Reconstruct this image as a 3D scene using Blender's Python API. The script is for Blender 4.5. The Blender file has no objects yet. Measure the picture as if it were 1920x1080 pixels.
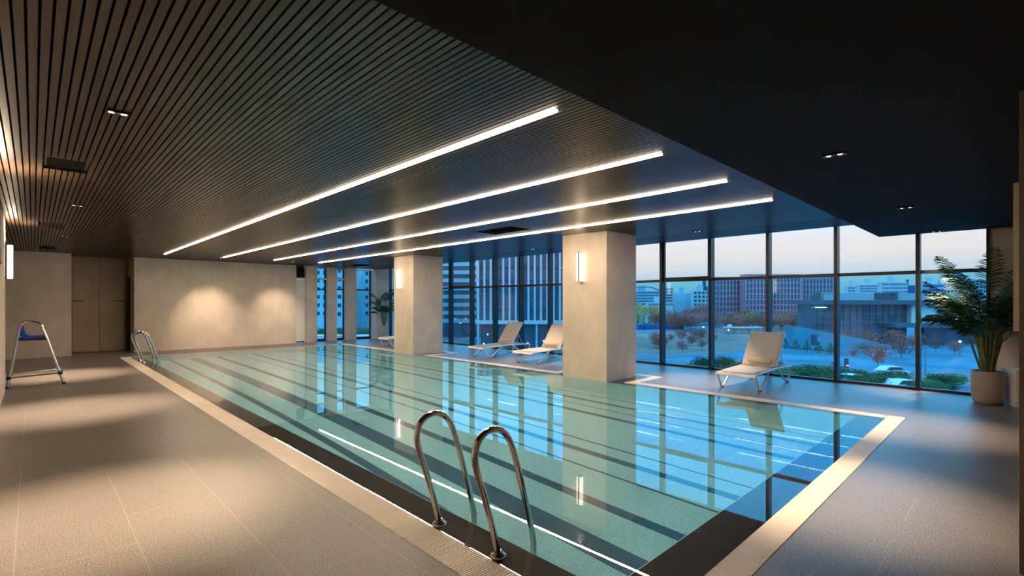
import bpy, bmesh, math, random
from mathutils import Vector, Matrix
random.seed(7)
scn = bpy.context.scene
col = scn.collection

# ------------------------------------------------------------------ camera
FPX, CX, CY, CAMH = 923.6, 960.0, 567.0, 1.55          # focal length and principal point for a 1920x1080 frame
YAW = math.atan((960.0 - 62.0) / FPX)
FW = Vector((math.sin(YAW), math.cos(YAW), 0)); RT = Vector((math.cos(YAW), -math.sin(YAW), 0))
cd = bpy.data.cameras.new('camera'); cam = bpy.data.objects.new('camera', cd); col.objects.link(cam)
cd.sensor_width = 36.0; cd.lens = FPX * 36.0 / 1920.0; cd.shift_y = (CY - 540.0) / 1920.0
cd.clip_start = 0.05; cd.clip_end = 3000
cam.location = (0, 0, CAMH); cam.rotation_euler = (math.pi / 2, 0, -YAW)
scn.camera = cam
scn.view_settings.view_transform = 'Standard'; scn.view_settings.look = 'None'
scn.view_settings.gamma = 1.0; scn.view_settings.use_curve_mapping = False
scn.view_settings.exposure = 0.38
cy = scn.cycles
cy.use_denoising = True; cy.max_bounces = 14; cy.diffuse_bounces = 5; cy.glossy_bounces = 6
cy.transmission_bounces = 10; cy.transparent_max_bounces = 12
cy.caustics_refractive = True; cy.caustics_reflective = False; cy.blur_glossy = 0.3
cy.sample_clamp_indirect = 90.0
cy.pixel_filter_type = 'BLACKMAN_HARRIS'; cy.filter_width = 1.7

# ------------------------------------------------------------------ sky (blue hour: pale band above the horizon, deep blue higher up)
SKY = [(-1.0, (.03, .12, .22)), (-.02, (.12, .30, .45)), (0.0, (.22, .46, .62)), (.03, (.36, .60, .76)), (.055, (.60, .72, .80)),
       (.085, (.84, .80, .79)), (.115, (.84, .86, .90)), (.15, (.80, .96, 1.18)), (.19, (.62, 1.4, 2.1)), (.26, (.12, 1.55, 3.1)),
       (.40, (.2, 1.8, 3.4)), (.65, (.9, 1.9, 3.0)), (1.0, (1.4, 1.9, 2.6))]
world = bpy.data.worlds.new('world'); scn.world = world; world.use_nodes = True
nt = world.node_tree; nt.nodes.clear()
tc = nt.nodes.new('ShaderNodeTexCoord'); sx = nt.nodes.new('ShaderNodeSeparateXYZ')
mr = nt.nodes.new('ShaderNodeMapRange'); mr.inputs[1].default_value = -1; mr.inputs[2].default_value = 1
rp = nt.nodes.new('ShaderNodeValToRGB'); bg = nt.nodes.new('ShaderNodeBackground'); ow = nt.nodes.new('ShaderNodeOutputWorld')
nt.links.new(tc.outputs['Generated'], sx.inputs[0]); nt.links.new(sx.outputs[2], mr.inputs[0])
nt.links.new(mr.outputs[0], rp.inputs[0]); nt.links.new(rp.outputs[0], bg.inputs[0]); nt.links.new(bg.outputs[0], ow.inputs[0])
els = rp.color_ramp.elements
while len(els) > 1: els.remove(els[-1])
SKYMAX = 3.5
for i, (z, c) in enumerate(SKY):
    e = els[0] if i == 0 else els.new((z + 1) / 2)
    e.position = (z + 1) / 2; e.color = (c[0] / SKYMAX, c[1] / SKYMAX, c[2] / SKYMAX, 1)
bg.inputs[1].default_value = SKYMAX * .80

WARM = (1.0, .77, .54)
def spot(name, loc, target, power, angle, blend=.8, radius=.03, color=WARM, parent=None):
    l = bpy.data.lights.new(name, 'SPOT'); l.energy = power; l.spot_size = math.radians(angle); l.spot_blend = blend
    l.shadow_soft_size = radius; l.color = color
    o = bpy.data.objects.new(name, l); col.objects.link(o); o.location = loc
    d = Vector(target) - Vector(loc); o.rotation_euler = d.to_track_quat('-Z', 'Y').to_euler()
    if parent is not None: o.parent = parent; o.matrix_parent_inverse = parent.matrix_basis.inverted()
    return o

# ------------------------------------------------------------------ materials
def newmat(name):
    m = bpy.data.materials.new(name); m.use_nodes = True
    t = m.node_tree; b = t.nodes['Principled BSDF']; return m, t, b
def N(t, k, **kw):
    n = t.nodes.new(k)
    for a, v in kw.items(): setattr(n, a, v)
    return n
def coords(t, scale=(1, 1, 1), kind='Object'):
    c = N(t, 'ShaderNodeTexCoord'); mp = N(t, 'ShaderNodeMapping'); mp.inputs['Scale'].default_value = scale
    t.links.new(c.outputs[kind], mp.inputs[0]); return mp.outputs[0]
def ramp(t, fac, stops):
    r = N(t, 'ShaderNodeValToRGB'); e = r.color_ramp.elements
    while len(e) > 1: e.remove(e[-1])
    for i, (p, c) in enumerate(stops):
        x = e[0] if i == 0 else e.new(p); x.position = p; x.color = (*c, 1)
    t.links.new(fac, r.inputs[0]); return r.outputs[0]
def noise(t, vec, scale, detail=3, rough=.5):
    n = N(t, 'ShaderNodeTexNoise'); n.inputs['Scale'].default_value = scale; n.inputs['Detail'].default_value = detail
    n.inputs['Roughness'].default_value = rough; t.links.new(vec, n.inputs['Vector']); return n.outputs['Fac']
def bump(t, b, h, dist=.002, s=.5):
    n = N(t, 'ShaderNodeBump'); n.inputs['Distance'].default_value = dist; n.inputs['Strength'].default_value = s
    t.links.new(h, n.inputs['Height']); t.links.new(n.outputs[0], b.inputs['Normal'])
def mixc(t, fac, a, b, mode='MIX'):
    n = N(t, 'ShaderNodeMix', data_type='RGBA', blend_type=mode)
    if isinstance(fac, (int, float)): n.inputs[0].default_value = fac
    else: t.links.new(fac, n.inputs[0])
    for i, v in ((6, a), (7, b)):
        if isinstance(v, tuple): n.inputs[i].default_value = (*v, 1)
        else: t.links.new(v, n.inputs[i])
    return n.outputs[2]
def plain(name, c, rough=.5, metal=0.0, var=.12, vs=4.0, bmp=0.0, spec=.5):
    """a colour with slight procedural variation"""
    m, t, b = newmat(name); v = coords(t)
    n = noise(t, v, vs, 4)
    lo = tuple(x * (1 - var) for x in c); hi = tuple(min(1, x * (1 + var)) for x in c)
    t.links.new(ramp(t, n, [(.3, lo), (.7, hi)]), b.inputs['Base Color'])
    b.inputs['Roughness'].default_value = rough; b.inputs['Metallic'].default_value = metal
    b.inputs['Specular IOR Level'].default_value = spec
    if bmp: bump(t, b, noise(t, v, vs * 12, 3), bmp, .6)
    return m
def emit(name, c, s):
    m = bpy.data.materials.new(name); m.use_nodes = True; t = m.node_tree; t.nodes.clear()
    e = N(t, 'ShaderNodeEmission'); e.inputs[0].default_value = (*c, 1); e.inputs[1].default_value = s
    o = N(t, 'ShaderNodeOutputMaterial'); t.links.new(e.outputs[0], o.inputs[0]); return m

def mat_floor():
    m, t, b = newmat('speckled_granite_paving'); v = coords(t)
    big = noise(t, v, 1.3, 3); fine = noise(t, v, 120, 3, .75); vo = N(t, 'ShaderNodeTexVoronoi'); vo.inputs['Scale'].default_value = 95
    t.links.new(v, vo.inputs['Vector'])
    c1 = ramp(t, fine, [(.34, (.035, .029, .026)), (.5, (.175, .150, .134)), (.64, (.36, .32, .29))])
    sp = ramp(t, vo.outputs['Distance'], [(.12, (.55, .53, .5)), (.25, (0, 0, 0))])
    c2 = mixc(t, .22, c1, sp, 'ADD')
    c3 = mixc(t, .35, c2, ramp(t, big, [(.3, (.8, .8, .8)), (.7, (1.15, 1.13, 1.1))]), 'MULTIPLY')
    br = N(t, 'ShaderNodeTexBrick'); br.offset = .5
    mp = N(t, 'ShaderNodeMapping'); c = N(t, 'ShaderNodeTexCoord'); t.links.new(c.outputs['Object'], mp.inputs[0])
    mp.inputs['Rotation'].default_value = (0, 0, math.pi / 2); mp.inputs['Location'].default_value = (0, .08, 0)
    t.links.new(mp.outputs[0], br.inputs['Vector']); br.inputs['Scale'].default_value = 1.0
    br.inputs['Brick Width'].default_value = 1.13; br.inputs['Row Height'].default_value = .565; br.inputs['Mortar Size'].default_value = .0016
    br.inputs['Mortar Smooth'].default_value = .2
    c4 = mixc(t, br.outputs['Fac'], c3, (.34, .31, .28))
    t.links.new(c4, b.inputs['Base Color'])
    b.inputs['Roughness'].default_value = .36; b.inputs['Specular IOR Level'].default_value = .5
    bump(t, b, fine, .0008, .5); return m
def mat_granite():
    m, t, b = newmat('dark_granite'); v = coords(t)
    fine = noise(t, v, 260, 2, .7); big = noise(t, v, 40, 2)
    c = mixc(t, .5, ramp(t, fine, [(.35, (.010, .008, .007)), (.55, (.032, .025, .02)), (.75, (.10, .08, .06))]),
             ramp(t, big, [(.3, (.5, .5, .5)), (.7, (1.2, 1.2, 1.2))]), 'MULTIPLY')
    t.links.new(c, b.inputs['Base Color']); b.inputs['Roughness'].default_value = .5; return m
def mat_plaster(name, base, rough=.75):
    m, t, b = newmat(name); v = coords(t); a = noise(t, v, 1.6, 5, .6); f = noise(t, v, 60, 3); c0 = noise(t, coords(t, (1, 1, .25)), 5, 4)
    c = ramp(t, a, [(.3, tuple(x * .86 for x in base)), (.7, tuple(x * 1.08 for x in base))])
    c = mixc(t, .3, c, ramp(t, c0, [(.3, (.8, .8, .8)), (.7, (1.1, 1.1, 1.1))]), 'MULTIPLY')
    t.links.new(c, b.inputs['Base Color']); b.inputs['Roughness'].default_value = rough; bump(t, b, f, .0015, .4); return m
def mat_wood():
    m, t, b = newmat('stained_timber_slats'); v = coords(t, (26, .8, 3)); n = noise(t, v, 2.2, 5, .65); n2 = noise(t, coords(t, (20, .12, 1)), 1.0, 1)
    c = ramp(t, n, [(.25, (.019, .011, .006)), (.5, (.050, .031, .018)), (.75, (.092, .057, .033))])
    c = mixc(t, .6, c, ramp(t, n2, [(.35, (.7, .7, .7)), (.65, (1.25, 1.2, 1.15))]), 'MULTIPLY')
    t.links.new(c, b.inputs['Base Color']); b.inputs['Roughness'].default_value = .3; b.inputs['Specular IOR Level'].default_value = .32; return m
def mat_tiles():
    """mosaic floor with dark lane lines running the length of the pool"""
    m, t, b = newmat('pool_mosaic'); c = N(t, 'ShaderNodeTexCoord'); s = N(t, 'ShaderNodeSeparateXYZ'); t.links.new(c.outputs['Object'], s.inputs[0])
    def math_(op, a, bb, c3=None):
        n = N(t, 'ShaderNodeMath', operation=op)
        for i, x in enumerate((a, bb) if c3 is None else (a, bb, c3)):
            if isinstance(x, (int, float)): n.inputs[i].default_value = x
            else: t.links.new(x, n.inputs[i])
        return n.outputs[0]
    mask = None
    for x0, x1 in LANES:
        k = math_('MULTIPLY', math_('GREATER_THAN', s.outputs[0], x0), math_('LESS_THAN', s.outputs[0], x1))
        mask = k if mask is None else math_('ADD', mask, k)
    def grid(ax):
        fr = math_('FRACT', math_('DIVIDE', s.outputs[ax], .027), 0.0)
        return math_('LESS_THAN', fr, .13)
    gx = grid(0); gy = grid(1); g = math_('MAXIMUM', gx, gy)
    vn = N(t, 'ShaderNodeTexWhiteNoise'); vsn = N(t, 'ShaderNodeVectorMath', operation='SNAP'); vsn.inputs[1].default_value = (.027, .027, .027)
    t.links.new(c.outputs['Object'], vsn.inputs[0]); t.links.new(vsn.outputs[0], vn.inputs['Vector'])
    light = ramp(t, vn.outputs['Value'], [(0, (.36, .76, .80)), (1, (.43, .86, .90))])
    dark = ramp(t, vn.outputs['Value'], [(0, (.001, .062, .13)), (1, (.002, .085, .17))])
    lg = mixc(t, g, light, (.15, .44, .47)); dg = mixc(t, g, dark, (.10, .30, .36))
    t.links.new(mixc(t, mask, lg, dg), b.inputs['Base Color']); b.inputs['Roughness'].default_value = .3
    return m
LANES = [(2.83, 2.95), (3.35, 3.62), (4.05, 4.18), (4.74, 4.775), (5.11, 5.23), (5.49, 5.525), (6.62, 6.73), (7.03, 7.06), (7.36, 7.46), (7.79, 7.82)]
def mat_water():
    m = bpy.data.materials.new('pool_water'); m.use_nodes = True; t = m.node_tree; t.nodes.clear()
    fr = N(t, 'ShaderNodeBsdfGlass'); fr.distribution = 'MULTI_GGX'
    fr.inputs['Color'].default_value = (.975, .995, .995, 1); fr.inputs['Roughness'].default_value = 0.0; fr.inputs['IOR'].default_value = 1.333
    v = coords(t, (1, .35, 1)); n1 = noise(t, v, 1.1, 2); n2 = noise(t, coords(t), 7, 2)
    bp = N(t, 'ShaderNodeBump'); bp.inputs['Distance'].default_value = .0012; bp.inputs['Strength'].default_value = .5
    t.links.new(mixc(t, .08, n1, n2), bp.inputs['Height']); t.links.new(bp.outputs[0], fr.inputs['Normal'])
    o = N(t, 'ShaderNodeOutputMaterial'); t.links.new(fr.outputs[0], o.inputs[0]); return m
def mat_glass(name, tint, ior=1.45):
    m = bpy.data.materials.new(name); m.use_nodes = True; t = m.node_tree; t.nodes.clear()
    tr = N(t, 'ShaderNodeBsdfTransparent'); tr.inputs[0].default_value = (*tint, 1)
    gl = N(t, 'ShaderNodeBsdfGlossy'); gl.inputs['Roughness'].default_value = 0.01; gl.inputs[0].default_value = (.9, .95, 1, 1)
    fz = N(t, 'ShaderNodeFresnel'); gm = N(t, 'ShaderNodeNewGeometry')
    ir = N(t, 'ShaderNodeMapRange'); ir.inputs[3].default_value = ior; ir.inputs[4].default_value = 1 / ior   # same reflectance at both faces of the thin pane
    t.links.new(gm.outputs['Backfacing'], ir.inputs[0]); t.links.new(ir.outputs[0], fz.inputs[0])
    mx = N(t, 'ShaderNodeMixShader'); t.links.new(fz.outputs[0], mx.inputs[0]); t.links.new(tr.outputs[0], mx.inputs[1]); t.links.new(gl.outputs[0], mx.inputs[2])
    o = N(t, 'ShaderNodeOutputMaterial'); t.links.new(mx.outputs[0], o.inputs[0]); return m
def mat_sling():
    m, t, b = newmat('woven_sling_mesh'); t.links.new(ramp(t, noise(t, coords(t), 90, 2), [(.3, (.74, .63, .52)), (.7, (.86, .75, .64))]), b.inputs['Base Color'])
    b.inputs['Roughness'].default_value = .6
    tr = N(t, 'ShaderNodeBsdfTranslucent'); tr.inputs[0].default_value = (.6, .58, .55, 1)
    mx = N(t, 'ShaderNodeMixShader'); mx.inputs[0].default_value = .3
    tp = N(t, 'ShaderNodeBsdfTransparent'); mx2 = N(t, 'ShaderNodeMixShader'); mx2.inputs[0].default_value = .16
    o = t.nodes['Material Output']; t.links.new(b.outputs[0], mx.inputs[1]); t.links.new(tr.outputs[0], mx.inputs[2])
    t.links.new(mx.outputs[0], mx2.inputs[1]); t.links.new(tp.outputs[0], mx2.inputs[2]); t.links.new(mx2.outputs[0], o.inputs[0]); return m
MT = dict(
    floor=mat_floor(), granite=mat_granite(), plaster=mat_plaster('beige_plaster', (.64, .54, .452)),
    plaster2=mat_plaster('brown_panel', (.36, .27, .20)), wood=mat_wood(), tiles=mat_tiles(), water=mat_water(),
    glass_up=mat_glass('clear_glass', (.96, .97, .98), 1.08), glass_low=mat_glass('blue_tinted_glass', (.62, .90, .97)),
    black=plain('black_ceiling_paint', (.0135, .012, .0115), .8, var=.1, spec=.15), backing=plain('black_void', (.006, .006, .006), .9),
    greypanel=plain('dark_grey_soffit', (.034, .024, .019), .36, var=.06, vs=1, spec=.1),
    frame=plain('dark_bronze_aluminium', (.022, .024, .028), .38, .3), steel=plain('polished_steel', (.70, .64, .58), .16, 1.0, var=.04),
    alu=plain('brushed_aluminium', (.7, .7, .7), .25, 1.0, var=.05), grate=plain('cream_grating_plastic', (.88, .78, .66), .45, var=.05),
    blueseat=plain('blue_plastic', (.010, .075, .60), .35), rubber=plain('black_rubber', (.015, .015, .015), .7),
    white=plain('white_resin', (.80, .78, .75), .4, var=.03), sling=mat_sling(), offwhite=plain('white_paint', (.75, .72, .67), .6, var=.04),
    pot=plain('taupe_pot_glaze', (.42, .35, .30), .6, var=.12, vs=5), soil=plain('potting_soil', (.03, .02, .012), .95, var=.4, vs=30),
    frond=plain('palm_leaflet', (.022, .075, .020), .5, var=.5, vs=8, spec=.35), stem=plain('palm_cane', (.14, .17, .05), .5, var=.4, vs=14),
    led=emit('led_diffuser', (1.0, .78, .55), 48.0), tube=emit('sconce_tube', (1.0, .80, .56), 5.0), lens=emit('downlight_lens', (1.0, .78, .56), 3.0),
)

# ------------------------------------------------------------------ mesh helpers
class MB:
    def __init__(s): s.v = []; s.f = []
    def add(s, vs, fs):
        o = len(s.v); s.v += [tuple(v) for v in vs]; s.f += [tuple(i + o for i in f) for f in fs]; return s
    def box(s, x0, y0, z0, x1, y1, z1):
        x0, x1 = sorted((x0, x1)); y0, y1 = sorted((y0, y1)); z0, z1 = sorted((z0, z1))
        return s.add([(x0, y0, z0), (x1, y0, z0), (x1, y1, z0), (x0, y1, z0), (x0, y0, z1), (x1, y0, z1), (x1, y1, z1), (x0, y1, z1)],
                     [(0, 3, 2, 1), (4, 5, 6, 7), (0, 1, 5, 4), (1, 2, 6, 5), (2, 3, 7, 6), (3, 0, 4, 7)])
    def prism(s, pts, ax, a, b):
        """extrude a 2-D outline along axis ax from a to b"""
        n = len(pts)
        def P(p, h): return (h, p[0], p[1]) if ax == 0 else (p[0], h, p[1]) if ax == 1 else (p[0], p[1], h)
        vs = [P(p, a) for p in pts] + [P(p, b) for p in pts]
        fs = [tuple(range(n))[::-1], tuple(range(n, 2 * n))] + [(i, (i + 1) % n, n + (i + 1) % n, n + i) for i in range(n)]
        return s.add(vs, fs)
    def tube(s, pts, r, n=12, cap=True):
        pts = [Vector(p) for p in pts]; rs = r if isinstance(r, (list, tuple)) else [r] * len(pts)
        up = None; rings = []
        for i, p in enumerate(pts):
            a = pts[max(0, i - 1)]; b = pts[min(len(pts) - 1, i + 1)]; d = (b - a).normalized()
            if up is None:
                up = Vector((0, 0, 1)) if abs(d.z) < .9 else Vector((1, 0, 0))
            x = (up - d * up.dot(d)).normalized(); up = x; y = d.cross(x)
            k = 1.0
            if 0 < i < len(pts) - 1:
                c = max(.4, (pts[i] - a).normalized().dot((b - pts[i]).normalized())); k = 1 / math.sqrt((1 + c) / 2)
            rings.append([p + (x * math.cos(2 * math.pi * j / n) + y * math.sin(2 * math.pi * j / n)) * rs[i] * k for j in range(n)])
        vs = [v for rg in rings for v in rg]; fs = []
        for i in range(len(pts) - 1):
            for j in range(n):
                fs.append((i * n + j, i * n + (j + 1) % n, (i + 1) * n + (j + 1) % n, (i + 1) * n + j))
        if cap: fs += [tuple(range(n))[::-1], tuple(range((len(pts) - 1) * n, len(pts) * n))]
        return s.add(vs, fs)
    def lathe(s, prof, n=32, c=(0, 0, 0), flute=0.0, nf=0):
        vs = []; fs = []
        for r, z in prof:
            for j in range(n):
                a = 2 * math.pi * j / n; rr = r * (1 + flute * math.cos(a * nf)) if flute else r
                vs.append((c[0] + rr * math.cos(a), c[1] + rr * math.sin(a), c[2] + z))
        for i in range(len(prof) - 1):
            for j in range(n): fs.append((i * n + j, i * n + (j + 1) % n, (i + 1) * n + (j + 1) % n, (i + 1) * n + j))
        fs += [tuple(range(n))[::-1], tuple(range((len(prof) - 1) * n, len(prof) * n))]
        return s.add(vs, fs)
    def build(s, name, mat, parent=None, smooth=False, bevel=0.0, label=None):
        me = bpy.data.meshes.new(name); me.from_pydata(s.v, [], s.f); me.update()
        if smooth:
            me.shade_smooth()
            try: me.set_sharp_from_angle(angle=math.radians(40))
            except Exception: pass
        me.materials.append(mat if not isinstance(mat, str) else MT[mat])
        o = bpy.data.objects.new(name, me); col.objects.link(o); o.parent = parent
        if bevel:
            b = o.modifiers.new('bevel', 'BEVEL'); b.width = bevel; b.segments = 2; b.limit_method = 'ANGLE'
        if label: o['label'] = label
        return o
def smoothpath(pts, it=2):
    pts = [Vector(p) for p in pts]
    for _ in range(it):
        q = [pts[0]]
        for a, b in zip(pts, pts[1:]): q += [a * .75 + b * .25, a * .25 + b * .75]
        q.append(pts[-1]); pts = q
    return pts
def tag(o, label, cat, group=None, kind=None):
    o['label'] = label; o['category'] = cat
    if group: o['group'] = group
    if kind: o['kind'] = kind
    return o
def thing(name, label, cat, loc=(0, 0, 0), rz=0.0, group=None):
    o = bpy.data.objects.new(name, None); col.objects.link(o); o.location = loc; o.rotation_euler = (0, 0, rz); o.empty_display_size = .1
    return tag(o, label, cat, group)
def struct(mb, name, mat, parent=None, label=None, **kw):
    o = mb.build(name, mat, parent, **kw); o['kind'] = 'structure'
    if label: o['label'] = label
    return o
def copy_tree(o, parent=None):
    c = o.copy(); col.objects.link(c)
    if parent is not None: c.parent = parent
    for ch in list(o.children):
        copy_tree(ch, c)
    return c

# ================================================================== ROOM
HC, HB = 2.96, 2.76              # slatted ceiling, black ceiling
XW = 11.25                       # glass line
YE = 19.2                        # end wall
YB = 1.80                        # black ceiling edge
PIL = [(8.06, 5.63, 9.13, 6.75), (8.06, 12.48, 9.13, 13.56)]
GW = .20
def notch(p): return (p[0], p[1] - .30, p[2] + .10, p[3] + .30)
def in_pool(x, y):
    if 1.989 < x < 8.2 and 1.25 < y < 17.52: return True
    return any(n[0] < x < n[2] and n[1] < y < n[3] for n in map(notch, PIL))
def in_grate(x, y):
    if in_pool(x, y): return False
    if 1.74 < x < 8.2 + .25 and 1.25 - GW < y < 17.52 + .16: return True
    return any(n[0] < x < n[2] + GW - .02 and n[1] - GW < y < n[3] + GW for n in map(notch, PIL))
xs = {-2.2, -.35, 1.74, 1.989, 2.23, 8.06, 8.2, 8.45, XW + .25}; ys = {-2.5, 1.05, 1.25, 1.55, 12.4, 17.42, 17.52, 17.68, 20.3}
for p in PIL:
    n = notch(p); xs |= {n[2], n[2] + GW - .02, p[2]}; ys |= {n[1], n[1] - GW, n[3], n[3] + GW, p[1], p[3]}
xs = sorted(xs); ys = sorted(ys)
def cells(pred):
    for x0, x1 in zip(xs, xs[1:]):
        for y0, y1 in zip(ys, ys[1:]):
            if pred((x0 + x1) / 2, (y0 + y1) / 2): yield x0, y0, x1, y1
def indeck(x, y): return not in_pool(x, y) and not in_grate(x, y) and not (x < -.35 and y < 12.4)
f = MB()
for c in cells(indeck): f.box(c[0], c[1], -.25, c[2], c[3], 0)
struct(f, 'floor', 'floor', label='brown-grey speckled stone paving around the pool')
# gutter channel under the gratings
g = MB()
for c in cells(in_grate): g.box(c[0], c[1], -.25, c[2], c[3], -.09)
struct(g, 'trim_9', 'backing', label='dark gutter channel under the grating')
# gratings: bars across the width, one mesh per run
def grating(name, x0, y0, x1, y1, along, label):
    m = MB(); p = .0190; w = .0125
    a, b = (y0, y1) if along == 'y' else (x0, x1)
    k = a + .002
    while k + w < b:
        if along == 'y': m.box(x0 + .006, k, -.022, x1 - .008, k + w, -.001)
        else: m.box(k, y0 + .008, -.022, k + w, y1 - .006, -.001)
        k += p
    if along == 'y': m.box(x0 + .02, y0, -.02, x0 + .028, y1, -.006); m.box(x1 - .028, y0, -.02, x1 - .02, y1, -.006)
    else: m.box(x0, y0 + .02, -.02, x1, y0 + .028, -.006); m.box(x0, y1 - .028, -.02, x1, y1 - .02, -.006)
    return tag(m.build(name, 'grate'), label, 'drain grating', 'overflow gratings')
grating('drain_grating', 1.74, 1.05, 1.986, 17.52, 'y', 'cream slotted overflow grating along the pool edge with the ladders')
grating('drain_grating', 1.986, 1.05, 8.45, 1.25, 'x', 'cream slotted overflow grating across the near end of the pool')
grating('drain_grating', 1.74, 17.52, 8.45, 17.68, 'x', 'thin pale grating along the far end below the beige wall')
n1, n2 = map(notch, PIL)
for y0, y1, lb in ((1.25, n1[1] - GW, 'right-hand grating run beside the nearest lounger, ending at the nearer pillar'),
                   (n1[3] + GW, n2[1] - GW, 'grating run between the two pillars in front of two loungers'),
                   (n2[3] + GW, 17.52, 'grating run beyond the farther pillar')):
    grating('drain_grating', 8.2, y0, 8.45, y1, 'y', lb)
for n, w in ((n1, 'nearer'), (n2, 'farther')):
    m = MB(); X1 = n[2] + GW - .02
    for (a, b, c, d, al) in ((8.2, n[1] - GW, X1, n[1], 'x'), (n[2], n[1], X1, n[3], 'y'), (8.2, n[3], X1, n[3] + GW, 'x')):
        k = (a if al == 'x' else b) + .002; e = c if al == 'x' else d
        while k + .0125 < e:
            if al == 'x': m.box(k, b + .006, -.022, k + .0125, d - .006, -.001)
            else: m.box(a + .006, k, -.022, c - .006, k + .0125, -.001)
            k += .0190
    tag(m.build('drain_grating', 'grate'), 'cream grating bent around the foot of the %s pillar' % w, 'drain grating', 'overflow gratings')
# granite kerb just below the water, pool shell, water
k = MB()
def ingran(x, y):
    return in_pool(x, y) and not (2.23 < x < 8.06 and 1.55 < y < 17.42)
for c in cells(ingran): k.box(c[0], c[1], -1.27, c[2], c[3], -.022)
struct(k, 'trim_1', 'granite', label='dark granite kerb around the pool under a film of water')
struct(MB().add([(2.23, 1.55, -1.25), (8.06, 1.55, -1.25), (8.06, 17.42, -1.25), (2.23, 17.42, -1.25)], [(0, 1, 2, 3)]), 'pool_floor', 'tiles',
       label='turquoise mosaic pool floor with dark lane lines')
pw = MB()
for (a, b, c, d, q) in ((2.23, 1.55, 2.23, 17.42, 1), (8.06, 1.55, 8.06, 17.42, -1)):
    pw.box(a, b, -1.27, a + q * .01, d, -.03)
for (yy, q) in ((1.55, 1), (17.42, -1)): pw.box(2.24, yy, -1.27, 8.05, yy + q * .01, -.03)
def mat_walltile():
    m, t, b = newmat('pool_wall_tile'); n = noise(t, coords(t), 30, 1)
    t.links.new(ramp(t, n, [(.3, (.34, .74, .77)), (.7, (.40, .82, .86))]), b.inputs['Base Color']); b.inputs['Roughness'].default_value = .3; return m
struct(pw, 'pool_wall', mat_walltile(), label='turquoise tiled pool sides')
w = MB()
for c in cells(in_pool):
    w.add([(c[0], c[1], 0), (c[2], c[1], 0), (c[2], c[3], 0), (c[0], c[3], 0)], [(0, 1, 2, 3)])
wo = struct(w, 'pool_water', 'water', label='still clear turquoise pool water'); wo.location.z = -.008
bm = bmesh.new(); bm.from_mesh(wo.data); bmesh.ops.remove_doubles(bm, verts=bm.verts, dist=1e-4); bm.to_mesh(wo.data); bm.free()

# pillars
for i, p in enumerate(PIL):
    o = struct(MB().box(p[0], p[1], -.02, p[2], p[3], HC + .02), 'pillar', 'plaster', bevel=.006,
               label=('square beige plaster pillar nearer the camera, ' if i == 0 else 'square beige plaster pillar farther down the pool, ') + 'with a lit wall lamp')

# walls ------------------------------------------------------------
struct(MB().box(-.60, -2.5, 0, -.35, 12.4, HC + .075), 'wall_left', 'plaster', label='beige wall at the left edge carrying a lamp')
struct(MB().box(-2.3, 12.4, 0, -2.2, 20.3, HC + .075), 'wall_recess', 'plaster')
struct(MB().box(-2.2, 12.25, 0, -.6, 12.4, HC + .075), 'wall_return', 'plaster')
struct(MB().box(-2.2, 19.1, 0, .80, 20.3, HC + .075), 'wall_far_left', 'plaster', label='beige wall behind the blue-seated lifeguard chair')
struct(MB().box(2.26, YE, 0, 7.2, YE + .35, HC + .075), 'wall_far', 'plaster', label='long beige plaster wall at the far end of the pool')
struct(MB().box(.8, 20.15, 0, 2.26, 20.3, HC + .075), 'wall_passage', 'plaster2', label='dim wall around the flush double door')
struct(MB().box(2.20, 19.45, 0, 2.26, 20.15, HC + .075), 'wall_passage_side', 'plaster2')
struct(MB().box(2.185, 19.5, 0, 2.2, 20.1, 2.36), 'trim_2', 'backing', label='dark doorway beside the far wall')
d1 = bpy.data.objects.new('door_1', None); col.objects.link(d1); d1['kind'] = 'structure'; d1['label'] = 'flush brown double door in the recess'
struct(MB().box(.86, 20.11, .02, 1.49, 20.15, 2.88), 'door_leaf', 'plaster2', d1, bevel=.002)
struct(MB().box(1.50, 20.11, .02, 2.14, 20.15, 2.88), 'door_leaf', 'plaster2', d1, bevel=.002)
struct(MB().box(.87, 20.07, 1.585, 1.12, 20.11, 1.61).box(1.84, 20.07, 1.585, 2.12, 20.11, 1.61), 'door_rail', 'frame', d1)
struct(MB().box(-.6, -2.65, 0, 4.05, -2.5, 3.0), 'wall_back', 'plaster')
struct(MB().box(4.05, -2.5, 0, 6.6, -.002, HB), 'wall_right', 'plaster2', label='brown wall end at the right edge')
struct(MB().box(6.6, -1.5, 0, XW, -1.35, HB), 'wall_right_recess', 'plaster')
struct(MB().box(XW - .02, -1.5, 0, XW + .25, .33, 3.3), 'wall_window_end', 'plaster', label='grey-beige wall behind the tall palm')
# slim boards on the right wall
struct(MB().box(5.6, -.002, 1.32, 6.4, .03, 2.5), 'trim_3', 'plaster', label='pale flat board on the right wall')
# far end fins and slit windows
for n, (a, b) in enumerate(((7.59, 8.0), (8.45, 8.81), (9.22, 9.64))):
    struct(MB().box(a, YE, 0, b, YE + .38, HC + .075), 'wall_fin_%d' % (n + 1), 'plaster', label='narrow beige wall fin, number %d from the long wall' % (n + 1))
struct(MB().box(10.42, YE - .25, 0, 11.02, YE + .38, HC + .075), 'wall_corner_pier', 'plaster', label='corner pier behind the distant palm')
struct(MB().box(11.02, YE + .05, 0, 11.5, YE + .38, 3.3), 'wall_corner', 'plaster')
struct(MB().box(7.2, YE + .3, 0, 11.5, YE + .38, .04).box(7.2, YE + .3, 2.9, 11.5, YE + .38, HC + .075), 'trim_4', 'frame')
d2 = bpy.data.objects.new('door_2', None); col.objects.link(d2); d2['kind'] = 'structure'; d2['label'] = 'narrow pale door panel with a dark light above, beside the far wall'
struct(MB().box(7.2, YE + .12, .08, 7.57, YE + .16, 2.42), 'door_leaf', 'offwhite', d2)
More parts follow.
